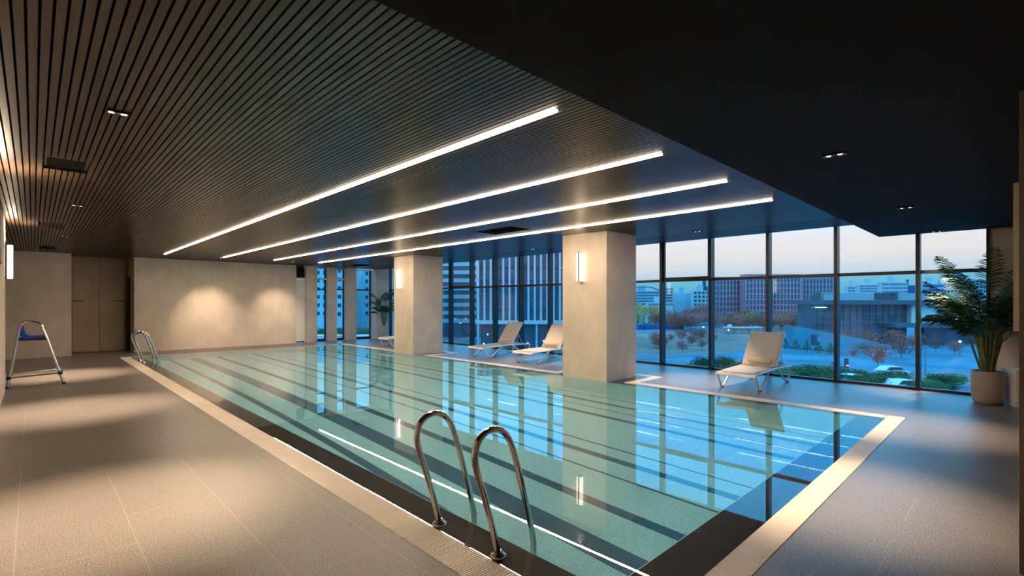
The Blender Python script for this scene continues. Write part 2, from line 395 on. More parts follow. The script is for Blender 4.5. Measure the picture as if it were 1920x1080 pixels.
struct(MB().box(7.2, YE + .08, 2.44, 7.59, YE + .16, 2.50), 'door_head', 'offwhite', d2)
struct(MB().box(7.2, YE + .20, 2.5, 7.59, YE + .22, 2.9), 'transom_panel', 'backing', d2)
for n, (a, b, lb) in enumerate(((8.0, 8.45, 'slit window next to the narrow pale door'), (8.81, 9.22, 'middle slit window between wall fins'), (9.64, 10.42, 'wider slit window beside the distant palm'))):
    wn = bpy.data.objects.new('window_%d' % (20 + n), None); col.objects.link(wn); wn['kind'] = 'structure'; wn['label'] = lb
    fr = MB()
    if n < 2: struct(MB().box(a, YE + .10, 2.46, b, YE + .3, 2.52), 'window_head', 'offwhite', wn)
    fr.box(a, YE + .24, .04, a + .05, YE + .30, 2.9).box(b - .05, YE + .24, .04, b, YE + .30, 2.9).box(a, YE + .25, 2.05, b, YE + .30, 2.10).box(a, YE + .24, .04, b, YE + .3, .09)
    struct(fr, 'window_frame', 'frame', wn)
    struct(MB().box(a + .05, YE + .27, .09, b - .05, YE + .278, 2.9), 'pane', 'glass_low', wn)
    struct(MB().box(a, YE + .1, 2.9, b, YE + .38, HC + .075), 'window_reveal', 'plaster', wn)

# glazed long side: mullions every 1.235 m
MY = [.33] + [1.235 * i for i in range(1, 16)] + [YE + .05]
ZT, ZTR = 3.25, 2.085
for i, (a, b) in enumerate(zip(MY, MY[1:])):
    wn = bpy.data.objects.new('window_%d' % (i + 1), None); col.objects.link(wn); wn['kind'] = 'structure'
    wn['label'] = 'full-height window bay %d counted from the tall palm' % (i + 1)
    m = MB(); hw = .030
    m.box(XW - .12, b - hw, 0, XW + .07, b + hw, ZT)
    if i == 0: m.box(XW - .05, a, 0, XW + .06, a + .04, ZT)
    struct(m, 'mullion', 'frame', wn)
    m = MB(); y0 = a + hw; y1 = b - hw
    m.box(XW - .05, y0, ZTR - .03, XW + .05, y1, ZTR + .03).box(XW - .05, y0, 0, XW + .05, y1, .045).box(XW - .05, y0, ZT - .05, XW + .05, y1, ZT)
    struct(m, 'transom', 'frame', wn)
    if i in (4, 11):      # opening lights have a thicker sash
        m = MB(); s = .045
        m.box(XW - .06, y0, ZTR + .03, XW, y1, ZTR + .03 + s).box(XW - .06, y0, ZTR + .03, XW, y0 + s, ZT - .05).box(XW - .06, y1 - s, ZTR + .03, XW, y1, ZT - .05)
        struct(m, 'sash', 'frame', wn)
    struct(MB().box(XW - .004, y0, .045, XW + .004, y1, ZTR - .03), 'lower_pane', 'glass_low', wn)
    struct(MB().box(XW - .004, y0, ZTR + .03, XW + .004, y1, ZT - .05), 'upper_pane', 'glass_up', wn)
struct(MB().box(XW - .1, .3, ZT, XW + .25, YE + .38, ZT + .3), 'wall_window_head', 'frame')

# ceilings ----------------------------------------------------------
struct(MB().box(-.6, -2.5, HB, XW - .02, YB, 3.06), 'ceiling_black', 'black', label='flat matt black ceiling over the near end')
STR = [2.745, 4.27, 5.765, 7.28]
SY0, SY1 = 2.36, 17.3
VENTS = [(.08, 6.55, .42, 7.13), (.10, 11.9, .42, 12.7), (.14, 17.0, .42, 17.8), (6.32, 6.55, 6.87, 7.58), (8.6, 16.9, 9.2, 17.9)]
sl = MB(); P = .0500; WS = .0375; x = -.32
xlist = []
while x < 9.55:
    xlist.append(x); x += P
x = -2.18
while x < -.36:
    xlist.append(x); x += P
for x in xlist:
    y0 = YB if x > -.36 else 12.4
    y1 = 20.12 if x < 2.2 else YE
    if x < .8: y1 = 19.1
    cuts = []
    for (a, b, c, d) in VENTS:
        if x + WS > a and x < c: cuts.append((b, d))
    if any(abs(x + WS / 2 - s) < .042 for s in STR): cuts.append((SY0 - .02, SY1 + .02))
    segs = [(y0, y1)]
    for (b, d) in cuts:
        segs = [q for (s0, s1) in segs for q in ((s0, min(s1, b)), (max(s0, d), s1)) if q[1] - q[0] > .01] if True else segs
    dz = 0
    for (s0, s1) in segs: sl.box(x, s0, HC, x + WS, s1, HC + .045)
struct(sl, 'ceiling_slats', 'wood', label='brown timber slat ceiling over the pool')
struct(MB().box(-2.3, YB, HC + .075, 9.6, 20.3, HC + .1), 'ceiling_void', 'backing')
struct(MB().box(9.58, YB, HC, 10.72, YE, HC + .04), 'ceiling_border', 'greypanel', label='smooth dark grey ceiling border along the windows')
struct(MB().box(10.68, YB, HC + .04, 10.72, YE, ZT + .3).box(10.7, YB - .02, ZT + .2, XW - .1, YE + .3, ZT + .3), 'ceiling_pocket', 'frame')

# LED strips
for i, (x, lb) in enumerate(zip(STR, ('long warm linear ceiling light nearest the timber side, first of four', 'second linear ceiling light from the ladder side',
                                      'third linear ceiling light from the ladder side', 'linear ceiling light nearest the pillars, fourth from the ladder side'))):
    t = thing('linear_ceiling_light', lb, 'ceiling light', (x, (SY0 + SY1) / 2, HC), 0, 'four parallel linear ceiling lights')
    h = (SY1 - SY0) / 2
    MB().box(-.030, -h, 0, -.023, h, .05).box(.023, -h, 0, .030, h, .05).box(-.030, -h, .044, .030, h, .05).build('housing', 'frame', t)
    MB().box(-.022, -h + .003, -.010, .022, h - .003, .004).build('diffuser', 'led', t)

# vents
for (a, b, c, d), lb in zip(VENTS, ('black air vent in the timber ceiling, nearest the camera on the left', 'second black air vent along the left of the timber ceiling',
                                    'farthest black air vent on the left of the timber ceiling', 'black vent between the two outer linear lights',
                                    'dark vent high near the end wall fins')):
    t = thing('air_vent', lb, 'vent', ((a + c) / 2, (b + d) / 2, HC), 0, 'ceiling vents')
    w, l = (c - a) / 2, (d - b) / 2
    MB().box(-w, -l, .03, w, -l + .02, .07).box(-w, l - .02, .03, w, l, .07).box(-w, -l, .03, -w + .02, l, .07).box(w - .02, -l, .03, w, l, .07).build('frame', 'frame', t)
    m = MB()
    for q in range(7):
        yy = -l + .05 + q * (2 * l - .1) / 6; m.box(-w + .02, yy - .004, .04, w - .02, yy + .004, .07)
    m.build('louvre', 'backing', t)

# downlights -----------------------------------------------------------
DL = [(.45, 4.65, HC, 'rectangular recessed downlight in the timber ceiling, nearest on the left', 900), (.46, 9.5, HC, 'second recessed downlight along the left of the timber ceiling', 900),
      (.48, 14.1, HC, 'third recessed downlight along the left of the timber ceiling', 900), (4.69, 1.05, HB, 'nearest rectangular downlight in the black ceiling', 560),
      (7.95, 1.0, HB, 'second downlight in the black ceiling', 480), (11.0, .97, HB, 'small downlight in the black ceiling near the window', 420),
      (9.42, 4.43, HC, 'small downlight above the nearest lounger', 480), (9.42, 8.9, HC, 'small downlight above the loungers between the pillars', 360),
      (9.42, 15.6, HC, 'small downlight beyond the farther pillar', 150),
      (4.25, 17.5, HC, 'small downlight washing the left half of the far wall', 260), (6.45, 17.5, HC, 'small downlight washing the right half of the far wall', 200)]
for (x, y, z, lb, pw_) in DL:
    t = thing('downlight', lb, 'ceiling light', (x, y, z), 0, 'recessed downlights')
    a, b = (.032, .072) if z == HB or x > 2 else (.056, .026)
    m = MB().box(-a - .01, -b - .01, -.014, a + .01, -b, .0).box(-a - .01, b, -.014, a + .01, b + .01, .0).box(-a - .01, -b, -.014, -a, b, .0).box(a, -b, -.014, a + .01, b, .0)
    m.build('trim_ring', 'frame', t)
    MB().box(-a, -b, -.012, a, -b + .006, 0).box(-a, b - .006, -.012, a, b, 0).box(-a, -b, -.004, a, b, -.001).build('reflector', 'alu', t)
    for s in (-1, 1): MB().lathe([(.014, -.004), (.018, -.008), (.012, -.012)], 12, (0, s * .04, 0) if a < b else (s * .038, 0, 0)).build('lens', 'lens', t, smooth=True)
    spot('downlight_beam', (x, y, z - .02), (x, y, 0) if y < 17 else (x, 19.25, .75), pw_, 56, 1.0, .02)

# wall sconces ---------------------------------------------------------
def sconce(x, y, z, rz, lb, out=.42, pw_=30):
    """bracket against the wall (local -Y is the wall side... the lamp stands off along local +X)"""
    t = thing('wall_sconce', lb, 'wall lamp', (x, y, z), rz, 'wall lamps')
    MB().box(0, -.035, -.29, .012, .035, .29).build('back_plate', 'frame', t)
    m = MB().box(.012, -.011, -.30, .112, .011, .30)
    m.box(.02, -.065, .292, .12, .05, .300).box(.02, -.065, -.300, .12, .05, -.292)
    m.build('divider', 'frame', t)
    MB().prism([(.03, .012), (.10, .012), (.10, .062), (.03, .062)], 2, -.29, .29).build('lamp_tube', 'tube', t, bevel=.008)
    MB().prism([(.03, -.012), (.10, -.012), (.10, -.062), (.03, -.062)], 2, -.29, .29).build('lamp_tube', 'tube', t, bevel=.008)
    R = Matrix.Rotation(rz, 4, 'Z')
    for s in (1,):
        o = R @ Vector((.09, 0, s * .33)); tg = R @ Vector((out, 0, s * .9))
        spot('sconce_beam', (x + o.x, y + o.y, z + o.z), (x + tg.x, y + tg.y, z + tg.z), pw_, 110 if out > .1 else 168, 1.0, .03)
    return t
sconce(8.06, 6.24, 2.27, math.pi, 'lit twin-tube wall lamp on the nearer pillar')
sconce(8.06, 13.2, 2.27, math.pi, 'lit twin-tube wall lamp on the farther pillar')
sconce(-.35, 12.2, 2.25, 0, 'lit tube wall lamp at the left wall above the lifeguard chair', .05, 70)
sconce(-.35, 7.3, 2.25, 0, 'second lit wall lamp on the left wall, much nearer than the lifeguard chair', .05, 110)

# ================================================================== OBJECTS
# pool ladders
def ladder(y, lb):
    t = thing('pool_ladder', lb, 'pool ladder', (2.05, y, 0), 0, 'steel pool ladders')
    prof = [(0, -.015), (-.03, .12), (-.10, .35), (-.165, .53), (-.19, .63), (-.175, .715), (-.125, .765), (-.04, .785), (.045, .755), (.115, .66), (.19, .44), (.28, .12), (.31, .0), (.315, -.12), (.315, -1.1)]
    for s in (0, .61):
        MB().tube(smoothpath([(a, s, b) for a, b in prof], 2), .021, 16).build('rail', 'steel', t, smooth=True)
        MB().lathe([(.050, -.02), (.052, -.004), (.046, .006), (.030, .014), (.024, .026), (.021, .03)], 24, (0, s, 0)).build('base_flange', 'alu', t, smooth=True)
    for z in (-.35, -.62, -.89):
        MB().box(.285, .02, z - .012, .365, .59, z + .012).build('rung', 'steel', t, bevel=.005)
    return t
ladder(2.23, 'large steel pool ladder rails in the foreground')
ladder(15.75, 'small steel pool ladder by the far left corner of the pool')

# sun loungers
def make_lounger():
    t = thing('sun_lounger', '', 'sun lounger', (0, 0, 0), 0, 'white sun loungers')
    L = 1.90; W = .325
    r = .019
    for s in (-1, 1):
        m = MB(); y = s * W
        m.tube(smoothpath([(.02, y, .285), (.25, y, .29), (.9, y, .31), (1.15, y, .315), (1.5, y, .30), (1.88, y, .285)], 1), [.019] * 10 + [.019] * 0 or .019, 10) if False else m.tube([(.02, y, .285), (.5, y, .30), (1.1, y, .312), (1.5, y, .30), (1.88, y, .282)], .019, 10)
        m.build('side_rail', 'white', t, smooth=True)
        m = MB().tube(smoothpath([(.0, y, .285), (.06, y, .20), (.17, y, .03), (.22, y, .012), (.29, y, .02), (.50, y, .17), (.72, y, .30)], 1), .019, 10)
        m.build('front_leg', 'white', t, smooth=True)
        m = MB().tube(smoothpath([(1.10, y, .31), (1.35, y, .16), (1.63, y, .025), (1.70, y, .012), (1.76, y, .03), (1.84, y, .17), (1.885, y, .285)], 1), .018, 10)
        m.build('rear_leg', 'white', t, smooth=True)
        MB().box(.20, y - .02, 0, .26, y + .02, .012).build('foot_pad', 'rubber', t); MB().box(1.66, y - .02, 0, 1.73, y + .02, .012).build('foot_pad', 'rubber', t)
    MB().prism([(-.02, .25), (.03, .245), (.05, .30), (.0, .305)], 1, -W - .02, W + .02).build('foot_bar', 'white', t, bevel=.01)
    MB().tube([(1.885, -W, .285), (1.885, W, .285)], .018, 10).build('head_bar', 'white', t, smooth=True)
    MB().tube([(.62, -W, .285), (.62, W, .285)], .014, 8).build('cross_bar', 'white', t, smooth=True)
    # seat sling, slightly sagging
    m = MB(); nx, ny = 14, 8; top = []
    for i in range(nx + 1):
        for j in range(ny + 1):
            u = i / nx; v = j / ny * 2 - 1
            top.append((.05 + 1.07 * u, v * (W - .015), .315 + .01 * u - .018 * (1 - v * v) * math.sin(math.pi * u)))
    fs = [(i * (ny + 1) + j, (i + 1) * (ny + 1) + j, (i + 1) * (ny + 1) + j + 1, i * (ny + 1) + j + 1) for i in range(nx) for j in range(ny)]
    m.add(top, fs); o = m.build('seat', 'sling', t, smooth=True); md = o.modifiers.new('thick', 'SOLIDIFY'); md.thickness = .004
    # backrest: frame and sling, hinged at x=1.12
    A = math.radians(53); hx, hz = 1.13, .325; BL = .78
    def bp_(u, v, off=0): return (hx + u * math.cos(A) - off * math.sin(A), v, hz + u * math.sin(A) + off * math.cos(A))
    b = MB()
    b.tube([bp_(0, -W + .02), bp_(BL, -W + .02)], .014, 8).tube([bp_(0, W - .02), bp_(BL, W - .02)], .014, 8).tube([bp_(BL, -W + .02), bp_(BL, W - .02)], .014, 8).tube([bp_(.30, -W + .02, -.015), bp_(.30, W - .02, -.015)], .012, 8)
    bo = b.build('backrest_frame', 'white', t, smooth=True)
    m = MB(); pts = []
    for i in range(nx + 1):
        for j in range(ny + 1):
            u = i / nx; v = j / ny * 2 - 1
            pts.append(bp_(u * BL, v * (W - .02), .014 - .02 * (1 - v * v) * math.sin(math.pi * u) * .7))
    m.add(pts, fs); o = m.build('backrest', 'sling', t, smooth=True); md = o.modifiers.new('thick', 'SOLIDIFY'); md.thickness = .004
    MB().tube([bp_(.42, W - .05, -.02), (1.62, W - .04, .30)], .009, 8).tube([bp_(.42, -W + .05, -.02), (1.62, -W + .04, .30)], .009, 8).tube([(1.62, -W + .04, .30), (1.62, W - .04, .30)], .009, 8).build('prop_stay', 'white', t, smooth=True)
    # rolled headrest pillow strapped low on the backrest
    p0 = bp_(.10, 0, .05)
    m = MB(); rings = []
    for i in range(13):
        u = i / 12 * 2 - 1; rr = .062 * (1 - abs(u) ** 6 * .5); rings.append(((p0[0], u * .22, p0[2]), rr))
    m.tube([q[0] for q in rings], [q[1] for q in rings], 12); m.build('head_pillow', 'sling', t, smooth=True)
    return t
L0 = make_lounger()
LP = [((8.86, 3.475), 0, 'white sun lounger nearest the camera, alone in front of the tall windows'),
      ((8.86, 8.75), math.radians(2), 'white sun lounger half hidden behind the nearer pillar'),
      ((8.92, 10.63), math.radians(1), 'white sun lounger in full view between the two pillars'),
      ((8.85, 15.6), 0, 'white sun lounger mostly hidden by the farther pillar, only its foot end showing')]
for i, ((x, y), rz, lb) in enumerate(LP):
    o = L0 if i == 0 else copy_tree(L0)
    o.location = (x, y, 0); o.rotation_euler = (0, 0, rz); o['label'] = lb

# lifeguard chair
t = thing('lifeguard_chair', 'tall aluminium lifeguard chair with a blue plastic seat', 'chair', (0, 12.95, 0), 0)
for s in (-.33, .33):
    e = .10 if s > 0 else -.0
    yt = s * .80
    MB().tube([(-.34, s, .02), (-.27, s * .93, .45), (-.20, yt, .93), (-.165, yt, 1.12), (-.13, yt, 1.165)], .02, 10).build('rear_leg', 'alu', t, smooth=True)
    MB().tube([(.42, s, .02), (.30, s * .93, .45), (.18, yt, .90), (.115, yt, 1.10)], .022, 10).build('front_leg', 'alu', t, smooth=True)
    MB().tube(smoothpath([(-.16, yt, 1.13), (-.13, yt, 1.18), (-.05, yt, 1.19), (.05, yt, 1.165), (.12, yt, 1.12), (.125, yt, 1.08)], 1), .021, 10).build('armrest', 'alu', t, smooth=True)
    MB().tube([(-.215, yt, .865), (.19, yt, .865)], .018, 8).build('seat_rail', 'rubber', t, smooth=True)
    MB().tube([(-.32, s * .98, .19), (.375, s * .98, .22)], .014, 8).build('side_brace', 'alu', t, smooth=True)
    for X in (-.34, .42): MB().lathe([(.030, 0), (.030, .03), (.022, .05)], 12, (X, s, 0)).build('foot_cap', 'rubber', t, smooth=True)
    for X, Z in ((-.315, .19), (.37, .22)): MB().lathe([(.033, -.03), (.033, .03)], 10, (X, s * .98, Z)).build('brace_clamp', 'rubber', t, smooth=True)
MB().tube([(-.30, -.31, .25), (-.30, .31, .25)], .014, 8).build('rear_brace', 'alu', t, smooth=True)
for Z, X in ((.25, .355), (.52, .285)): MB().box(X - .04, -.30, Z - .012, X + .05, .30, Z + .012).build('step', 'alu', t, bevel=.004)
m = MB(); sec = [(-.13, 1.13), (-.115, 1.06), (-.10, .98), (-.06, .935), (.0, .918), (.08, .925), (.155, .935), (.175, .915), (.16, .885), (.0, .868), (-.09, .870), (-.145, .895), (-.175, .95), (-.19, 1.05), (-.18, 1.12), (-.155, 1.145)]
m.prism(sec, 1, -.215, .215); m.build('seat', 'blueseat', t, bevel=.012)

# potted palms
def frond_mb(length, droop, side, n=34, lw=.30, flat=0.0):
    """returns stalk points and leaflet quads in local space: frond leaves the origin along +X and up"""
    st = []; lv = MB()
    for i in range(n + 1):
        u = i / n; x = length * (u * .78 if not flat else u * .9); z = length * (1.05 * u - droop * u * u * 1.15) * (1 - flat)
        st.append(Vector((x, side * u * u * .12, z)))
    for i in range(int(n * .18), n + 1):
        u = i / n; a = st[min(i, n)]; b = st[max(i - 1, 0)]; d = (a - b).normalized()
        ll = lw * math.sin(math.pi * (u * .82 + .13)) ** .7
        for s in (-1, 1):
            sd = Vector((0, s, 0)); out = (sd * .85 + d * .75 + Vector((0, 0, .12 - .35 * random.random()))).normalized()
            dr = Vector((0, 0, -1)) * ll * (.15 + .35 * random.random())
            w = d * .011
            p1 = a + out * ll * .5 + dr * .18; p2 = a + out * ll + dr
            q = Vector((0, 0, .004))
            lv.add([a - w * .5, a + w * .5, p1 + w * .8 + q, p2, p1 - w * .8 + q], [(0, 1, 2, 3, 4)])
    return st, lv
def lim(v, loc):
    """leaves pressed back where they would pass through the glass or a wall"""
    x, y, z = v
    mx = XW - .16 - loc[0]; mn = -.5 - loc[1]; my = YE - .33 - loc[1]
    if x > mx: z += (x - mx) * .4; x = mx - (x - mx) * .08
    if y < mn: z += (mn - y) * .4; y = mn + (mn - y) * .08
    if y > my: z += (y - my) * .4; y = my - (y - my) * .08
    return (x, y, z)
def palm(name, loc, lb, H, R, nf, pot_h, pot_r, square=False, seed=1, leaf=.24, npot='pot'):
    random.seed(seed); t = thing(name, lb, 'potted plant', loc, 0)
    if square: MB().prism([(-pot_r, -pot_r), (pot_r, -pot_r), (pot_r, pot_r), (-pot_r, pot_r)], 2, 0, pot_h).build('pot', 'pot', t, bevel=.01)
    else:
        MB().lathe([(pot_r * .72, 0), (pot_r * .86, .02), (pot_r * .95, .07), (pot_r, .16), (pot_r, pot_h - .02), (pot_r * .99, pot_h), (pot_r * .90, pot_h), (pot_r * .89, pot_h - .05)], 96, flute=.007, nf=24).build('pot', 'pot', t, smooth=True)
    MB().lathe([(pot_r * .88, pot_h - .06), (pot_r * .86, pot_h - .045), (.02, pot_h - .03)], 24).build('soil', 'soil', t)
    for k in range(nf):
        ang = 2 * math.pi * (k * .381966) + random.uniform(-.2, .2); tier = k / nf
        base = Vector((math.cos(ang) * pot_r * .45 * random.random(), math.sin(ang) * pot_r * .45 * random.random(), pot_h - .05))
        ch = H * (.34 + .30 * (1 - tier) * random.random() - .08 * tier); lean = .06 + .10 * tier
        topp = base + Vector((math.cos(ang) * lean, math.sin(ang) * lean, ch))
        length = R * (1.15 + .35 * random.random()) * (1.0 if tier < .6 else .8); droop = .20 + .50 * tier * random.uniform(.6, 1.15)
        st, lv = frond_mb(length, droop, random.uniform(-1, 1), lw=leaf)
        M = Matrix.Translation(topp) @ Matrix.Rotation(ang, 4, 'Z')
        pts = [M @ p for p in st]
        s = MB().tube([base, base.lerp(topp, .5) + Vector((0, 0, 0)), topp] + pts[1::3], [.012, .011, .009] + [.007 - .005 * i / len(pts[1::3]) for i in range(len(pts[1::3]))], 6)
        s.v = [lim(v, loc) for v in s.v]; so = s.build('stem', 'stem', t, smooth=True)
        lv.v = [lim(M @ Vector(v), loc) for v in lv.v]; lv.build('frond', 'frond', so)
    return t
palm('potted_palm', (10.52, .33, 0), 'tall green palm in a round taupe pot at the right end of the windows', 1.78, .64, 52, .50, .195, seed=5, leaf=.27)
palm('potted_palm', (10.55, 18.55, 0), 'small distant palm in a square pot at the far corner', 1.75, .42, 18, .58, .14, True, seed=9, leaf=.24)
# small white ribbed planter by the right wall
c = FW * 7.38 + RT * (957 / 923.6 * 7.38)
t = thing('ribbed_planter', 'white ribbed box standing behind the right wall edge next to the tall palm', 'planter', (c.x, c.y, 0), math.radians(-62))
m = MB().box(-.16, -.16, 0, .16, .16, .53)
for i in range(8): m.box(-.16 + i * .04 + .006, -.168, .01, -.16 + i * .04 + .034, -.16, .53)
m.build('body', 'white', t); MB().box(-.17, -.172, .53, .17, .17, .545).build('lid', 'white', t)
#EXTERIOR#
# ================================================================== OUTSIDE, far below and beyond the windows
GZ = -9.0
def at(px, d, z=GZ):
    p = FW * d + RT * ((px - CX) / FPX * d); return Vector((p.x, p.y, z))
def dg(py): return (CAMH - GZ) * FPX / (py - CY)          # distance of a ground point seen at that height
def zat(py, d): return CAMH + (CY - py) * d / FPX
EX = dict(
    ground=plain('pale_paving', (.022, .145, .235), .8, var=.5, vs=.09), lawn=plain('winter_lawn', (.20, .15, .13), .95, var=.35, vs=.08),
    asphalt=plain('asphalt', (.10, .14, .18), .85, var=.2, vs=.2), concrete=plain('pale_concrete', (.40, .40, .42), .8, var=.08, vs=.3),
    white=plain('white_cladding', (.55, .52, .53), .6, var=.05, vs=.5), maroon=plain('maroon_cladding', (.62, .19, .24), .6, var=.12, vs=.4),
    maroond=plain('dark_maroon_cladding', (.46, .17, .24), .6, var=.12, vs=.4), dark=plain('dark_window_glass', (.05, .07, .10), .12, var=.2, vs=.3, spec=.8),
    slate=plain('slate_roof', (.06, .10, .14), .6, var=.1, vs=.2), bglass=plain('blue_curtain_glass', (.02, .085, .12), .15, var=.7, vs=.35, spec=.9),
    teal=plain('pale_cyan_cladding', (.27, .46, .52), .5, var=.12, vs=.4), tarp=plain('blue_tarpaulin', (.01, .09, .28), .6, var=.25, vs=.4),
    brick=plain('tan_render', (.45, .34, .28), .8, var=.1, vs=.4), bark=plain('bark', (.12, .09, .07), .95, var=.3, vs=3),
    brown=plain('bare_twigs', (.46, .13, .10), .95, var=.4, vs=.6), willow=plain('yellow_willow_leaves', (.85, .44, .13), .9, var=.35, vs=.5),
    olive=plain('olive_leaves', (.34, .36, .10), .9, var=.4, vs=.5), green=plain('evergreen_needles', (.055, .13, .05), .9, var=.5, vs=.8),
    rust=plain('rust_leaves', (.95, .11, .04), .9, var=.4, vs=.6), metal=plain('grey_metal', (.2, .22, .25), .5, .5, var=.1),
    carw=plain('pale_car_paint', (.6, .65, .7), .3, var=.03), lamp=emit('street_light', (1, .95, .85), 7.0), lampw=emit('warm_lit_window', (1, .72, .42), 2.2),
    flat=plain('cyan_flat_render', (.36, .64, .68), .6, var=.15, vs=.3), box=plain('pale_stone', (.78, .66, .58), .8, var=.06, vs=.3), terrace=plain('blue_grey_render', (.05, .25, .34), .8, var=.15, vs=.3), fin=plain('pale_fin_metal', (.56, .48, .52), .6, var=.06),
    red=emit('red_signal', (1, .05, .06), 8.0))
MT.update({'x_' + k: v for k, v in EX.items()})
# ground
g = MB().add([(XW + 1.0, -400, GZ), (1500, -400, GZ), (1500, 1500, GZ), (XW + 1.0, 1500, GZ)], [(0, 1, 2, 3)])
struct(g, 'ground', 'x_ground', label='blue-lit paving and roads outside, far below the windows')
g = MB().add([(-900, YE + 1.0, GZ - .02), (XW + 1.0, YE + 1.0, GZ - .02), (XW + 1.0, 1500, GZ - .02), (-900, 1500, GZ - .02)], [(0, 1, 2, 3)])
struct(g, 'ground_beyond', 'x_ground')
def patch(name, mat, pts, dz, lb):
    vs = [at(px, dg(py), GZ + dz) for px, py in pts] ; vs = vs + [Vector((v.x, v.y, GZ - .05)) for v in vs]; n = len(pts)
    fs = [tuple(range(n))[::-1], tuple(range(n, 2 * n))] + [(i, (i + 1) % n, n + (i + 1) % n, n + i) for i in range(n)]
    o = MB().add(vs, fs).build(name, mat); o['kind'] = 'structure'; o['label'] = lb; return o
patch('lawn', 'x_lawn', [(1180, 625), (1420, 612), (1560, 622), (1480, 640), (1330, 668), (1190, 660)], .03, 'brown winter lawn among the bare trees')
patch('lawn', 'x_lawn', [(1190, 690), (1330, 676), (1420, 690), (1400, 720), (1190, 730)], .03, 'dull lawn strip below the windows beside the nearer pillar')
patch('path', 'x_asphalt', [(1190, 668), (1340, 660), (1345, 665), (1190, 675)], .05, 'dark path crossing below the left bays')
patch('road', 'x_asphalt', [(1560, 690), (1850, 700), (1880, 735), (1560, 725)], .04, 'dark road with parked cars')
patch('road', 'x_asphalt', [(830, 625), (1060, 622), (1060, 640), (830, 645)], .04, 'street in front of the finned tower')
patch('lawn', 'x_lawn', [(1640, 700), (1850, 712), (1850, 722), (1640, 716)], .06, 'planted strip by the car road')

def place(name, lb, cat, px, d, group=None, rz=0.0):
    p = at(px, d); return thing(name, lb, cat, p, -YAW + rz, group)
def rep(proto, parent, spots):
    """share one mesh between many parts of a building"""
    for i, l in enumerate(spots):
        o = proto if i == 0 else proto.copy()
        if i: col.objects.link(o)
        o.parent = parent; o.location = l
def block(t, x0, x1, z0, z1, dep, mat, y0=0.0, nm='wall', bevel=0):
    return MB().box(x0, y0, z0 - GZ, x1, y0 + dep, z1 - GZ).build(nm, mat, t)
def wins(t, xs_, zs_, w, h, mat='x_dark', nm='window', y=-.05):
    p = MB().box(0, 0, 0, w, .25, h).build(nm, mat, t); rep(p, t, [(x, y, z - GZ) for z in zs_ for x in xs_])
def px2(px, c, d): return (px - c) / FPX * d
# --- red office blocks
D = 250
for c0, c1, y0, dd, m_, lb in ((1336, 1396, 521, 252, 'x_maroon', 'maroon office block, leftmost of the four beyond the park'), (1398, 1447, 516, 244, 'x_maroon', 'taller maroon office block, second from the left beyond the park'),
                               (1449, 1503, 516, 246, 'x_maroon', 'maroon office block, third from the left beyond the park'), (1504, 1570, 519, 254, 'x_maroond', 'darker maroon office block, rightmost of the four beyond the park')):
    t = place('office_block', lb, 'building', c0, dd, 'maroon office blocks beyond the park'); w = px2(c1, c0, dd); zt = zat(y0, dd)
    block(t, 0, w, GZ, zt, 6, m_); MB().box(-.1, -.2, zt - GZ, w + .1, 6, zt - GZ + .5).build('parapet', 'x_maroond', t)
    nx = int(w / 1.75); wins(t, [.5 + i * (w - .8) / nx for i in range(nx)], [zt - 3.4 - 2.75 * k for k in range(7)], .95, 2.0)
    p = MB().box(0, -.3, 0, .22, .1, zt - GZ - 12).build('rib', 'x_fin', t); rep(p, t, [(.12 + i * (w - .8) / nx, 0, 12) for i in range(nx + 1)])
# --- museum-like hall on the right
t = place('exhibition_hall', 'long low dark hall with overhanging flat roofs and a pale box end', 'building', 1512, 128)
X = lambda px: px2(px, 1512, 128); Z = lambda py: zat(py, 128)
MB().box(X(1512), -3, Z(571) - GZ, X(1900), 9, Z(563) - GZ).build('roof', 'x_slate', t)
MB().box(X(1580), 0, Z(563) - GZ, X(1900), 8, Z(550) - GZ).build('upper_roof', 'x_concrete', t)
MB().box(X(1640), -.4, Z(561) - GZ, X(1682), 0, Z(549) - GZ).build('clerestory', 'x_bglass', t)
MB().box(X(1520), 0, 0, X(1700), 6, Z(571) - GZ).build('glass_wall', 'x_bglass', t)
p = MB().box(0, 0, 0, .12, .2, Z(571) - GZ).build('mullion', 'x_slate', t); rep(p, t, [(X(1520) + i * 1.7, -.15, 0) for i in range(15)])
p = MB().box(0, 0, 0, X(1700) - X(1520), .2, .12).build('rail', 'x_metal', t); rep(p, t, [(X(1520), -.2, 2.2 * i + 1) for i in range(4)])
MB().box(X(1700), -1.5, Z(606) - GZ, X(1900), 6, Z(571) - GZ).build('pale_box', 'x_box', t, label='pale stone box end of the hall')
b = MB().box(X(1748), -1.7, Z(600) - GZ, X(1783), -1.2, Z(580) - GZ).build('window', 'x_dark', t)
for q in (1750, 1781): MB().box(X(q), -1.9, Z(599) - GZ, X(q) + .35, -1.7, Z(594) - GZ).build('lit_pane', 'x_lamp', t)
MB().box(X(1645), -6, Z(612) - GZ, X(1900), 4, Z(605) - GZ).build('canopy', 'x_slate', t)
MB().box(X(1715), -3, 0, X(1900), 0, Z(612) - GZ).build('lower_wall', 'x_bglass', t)
for i, q in enumerate((1525, 1536)): MB().box(X(q), -1.0, Z(577) - GZ, X(q) + 1.3, -.8, Z(576) - GZ).build('ceiling_lamp', 'x_lamp', t)
t = place('terrace_wall', 'long pale blue sloping terrace wall with a small doorway in front of the dark hall', 'wall', 1487, 112)
X = lambda px: px2(px, 1487, 112)
MB().prism([(0, 0), (X(1650), 0), (X(1650), zat(642, 112) - GZ), (X(1500), zat(613, 112) - GZ), (0, zat(612, 112) - GZ)], 1, 0, 3).build('wall', 'x_terrace', t)
MB().box(X(1521), -.1, .9, X(1532), .1, 3.2).build('doorway', 'x_dark', t)
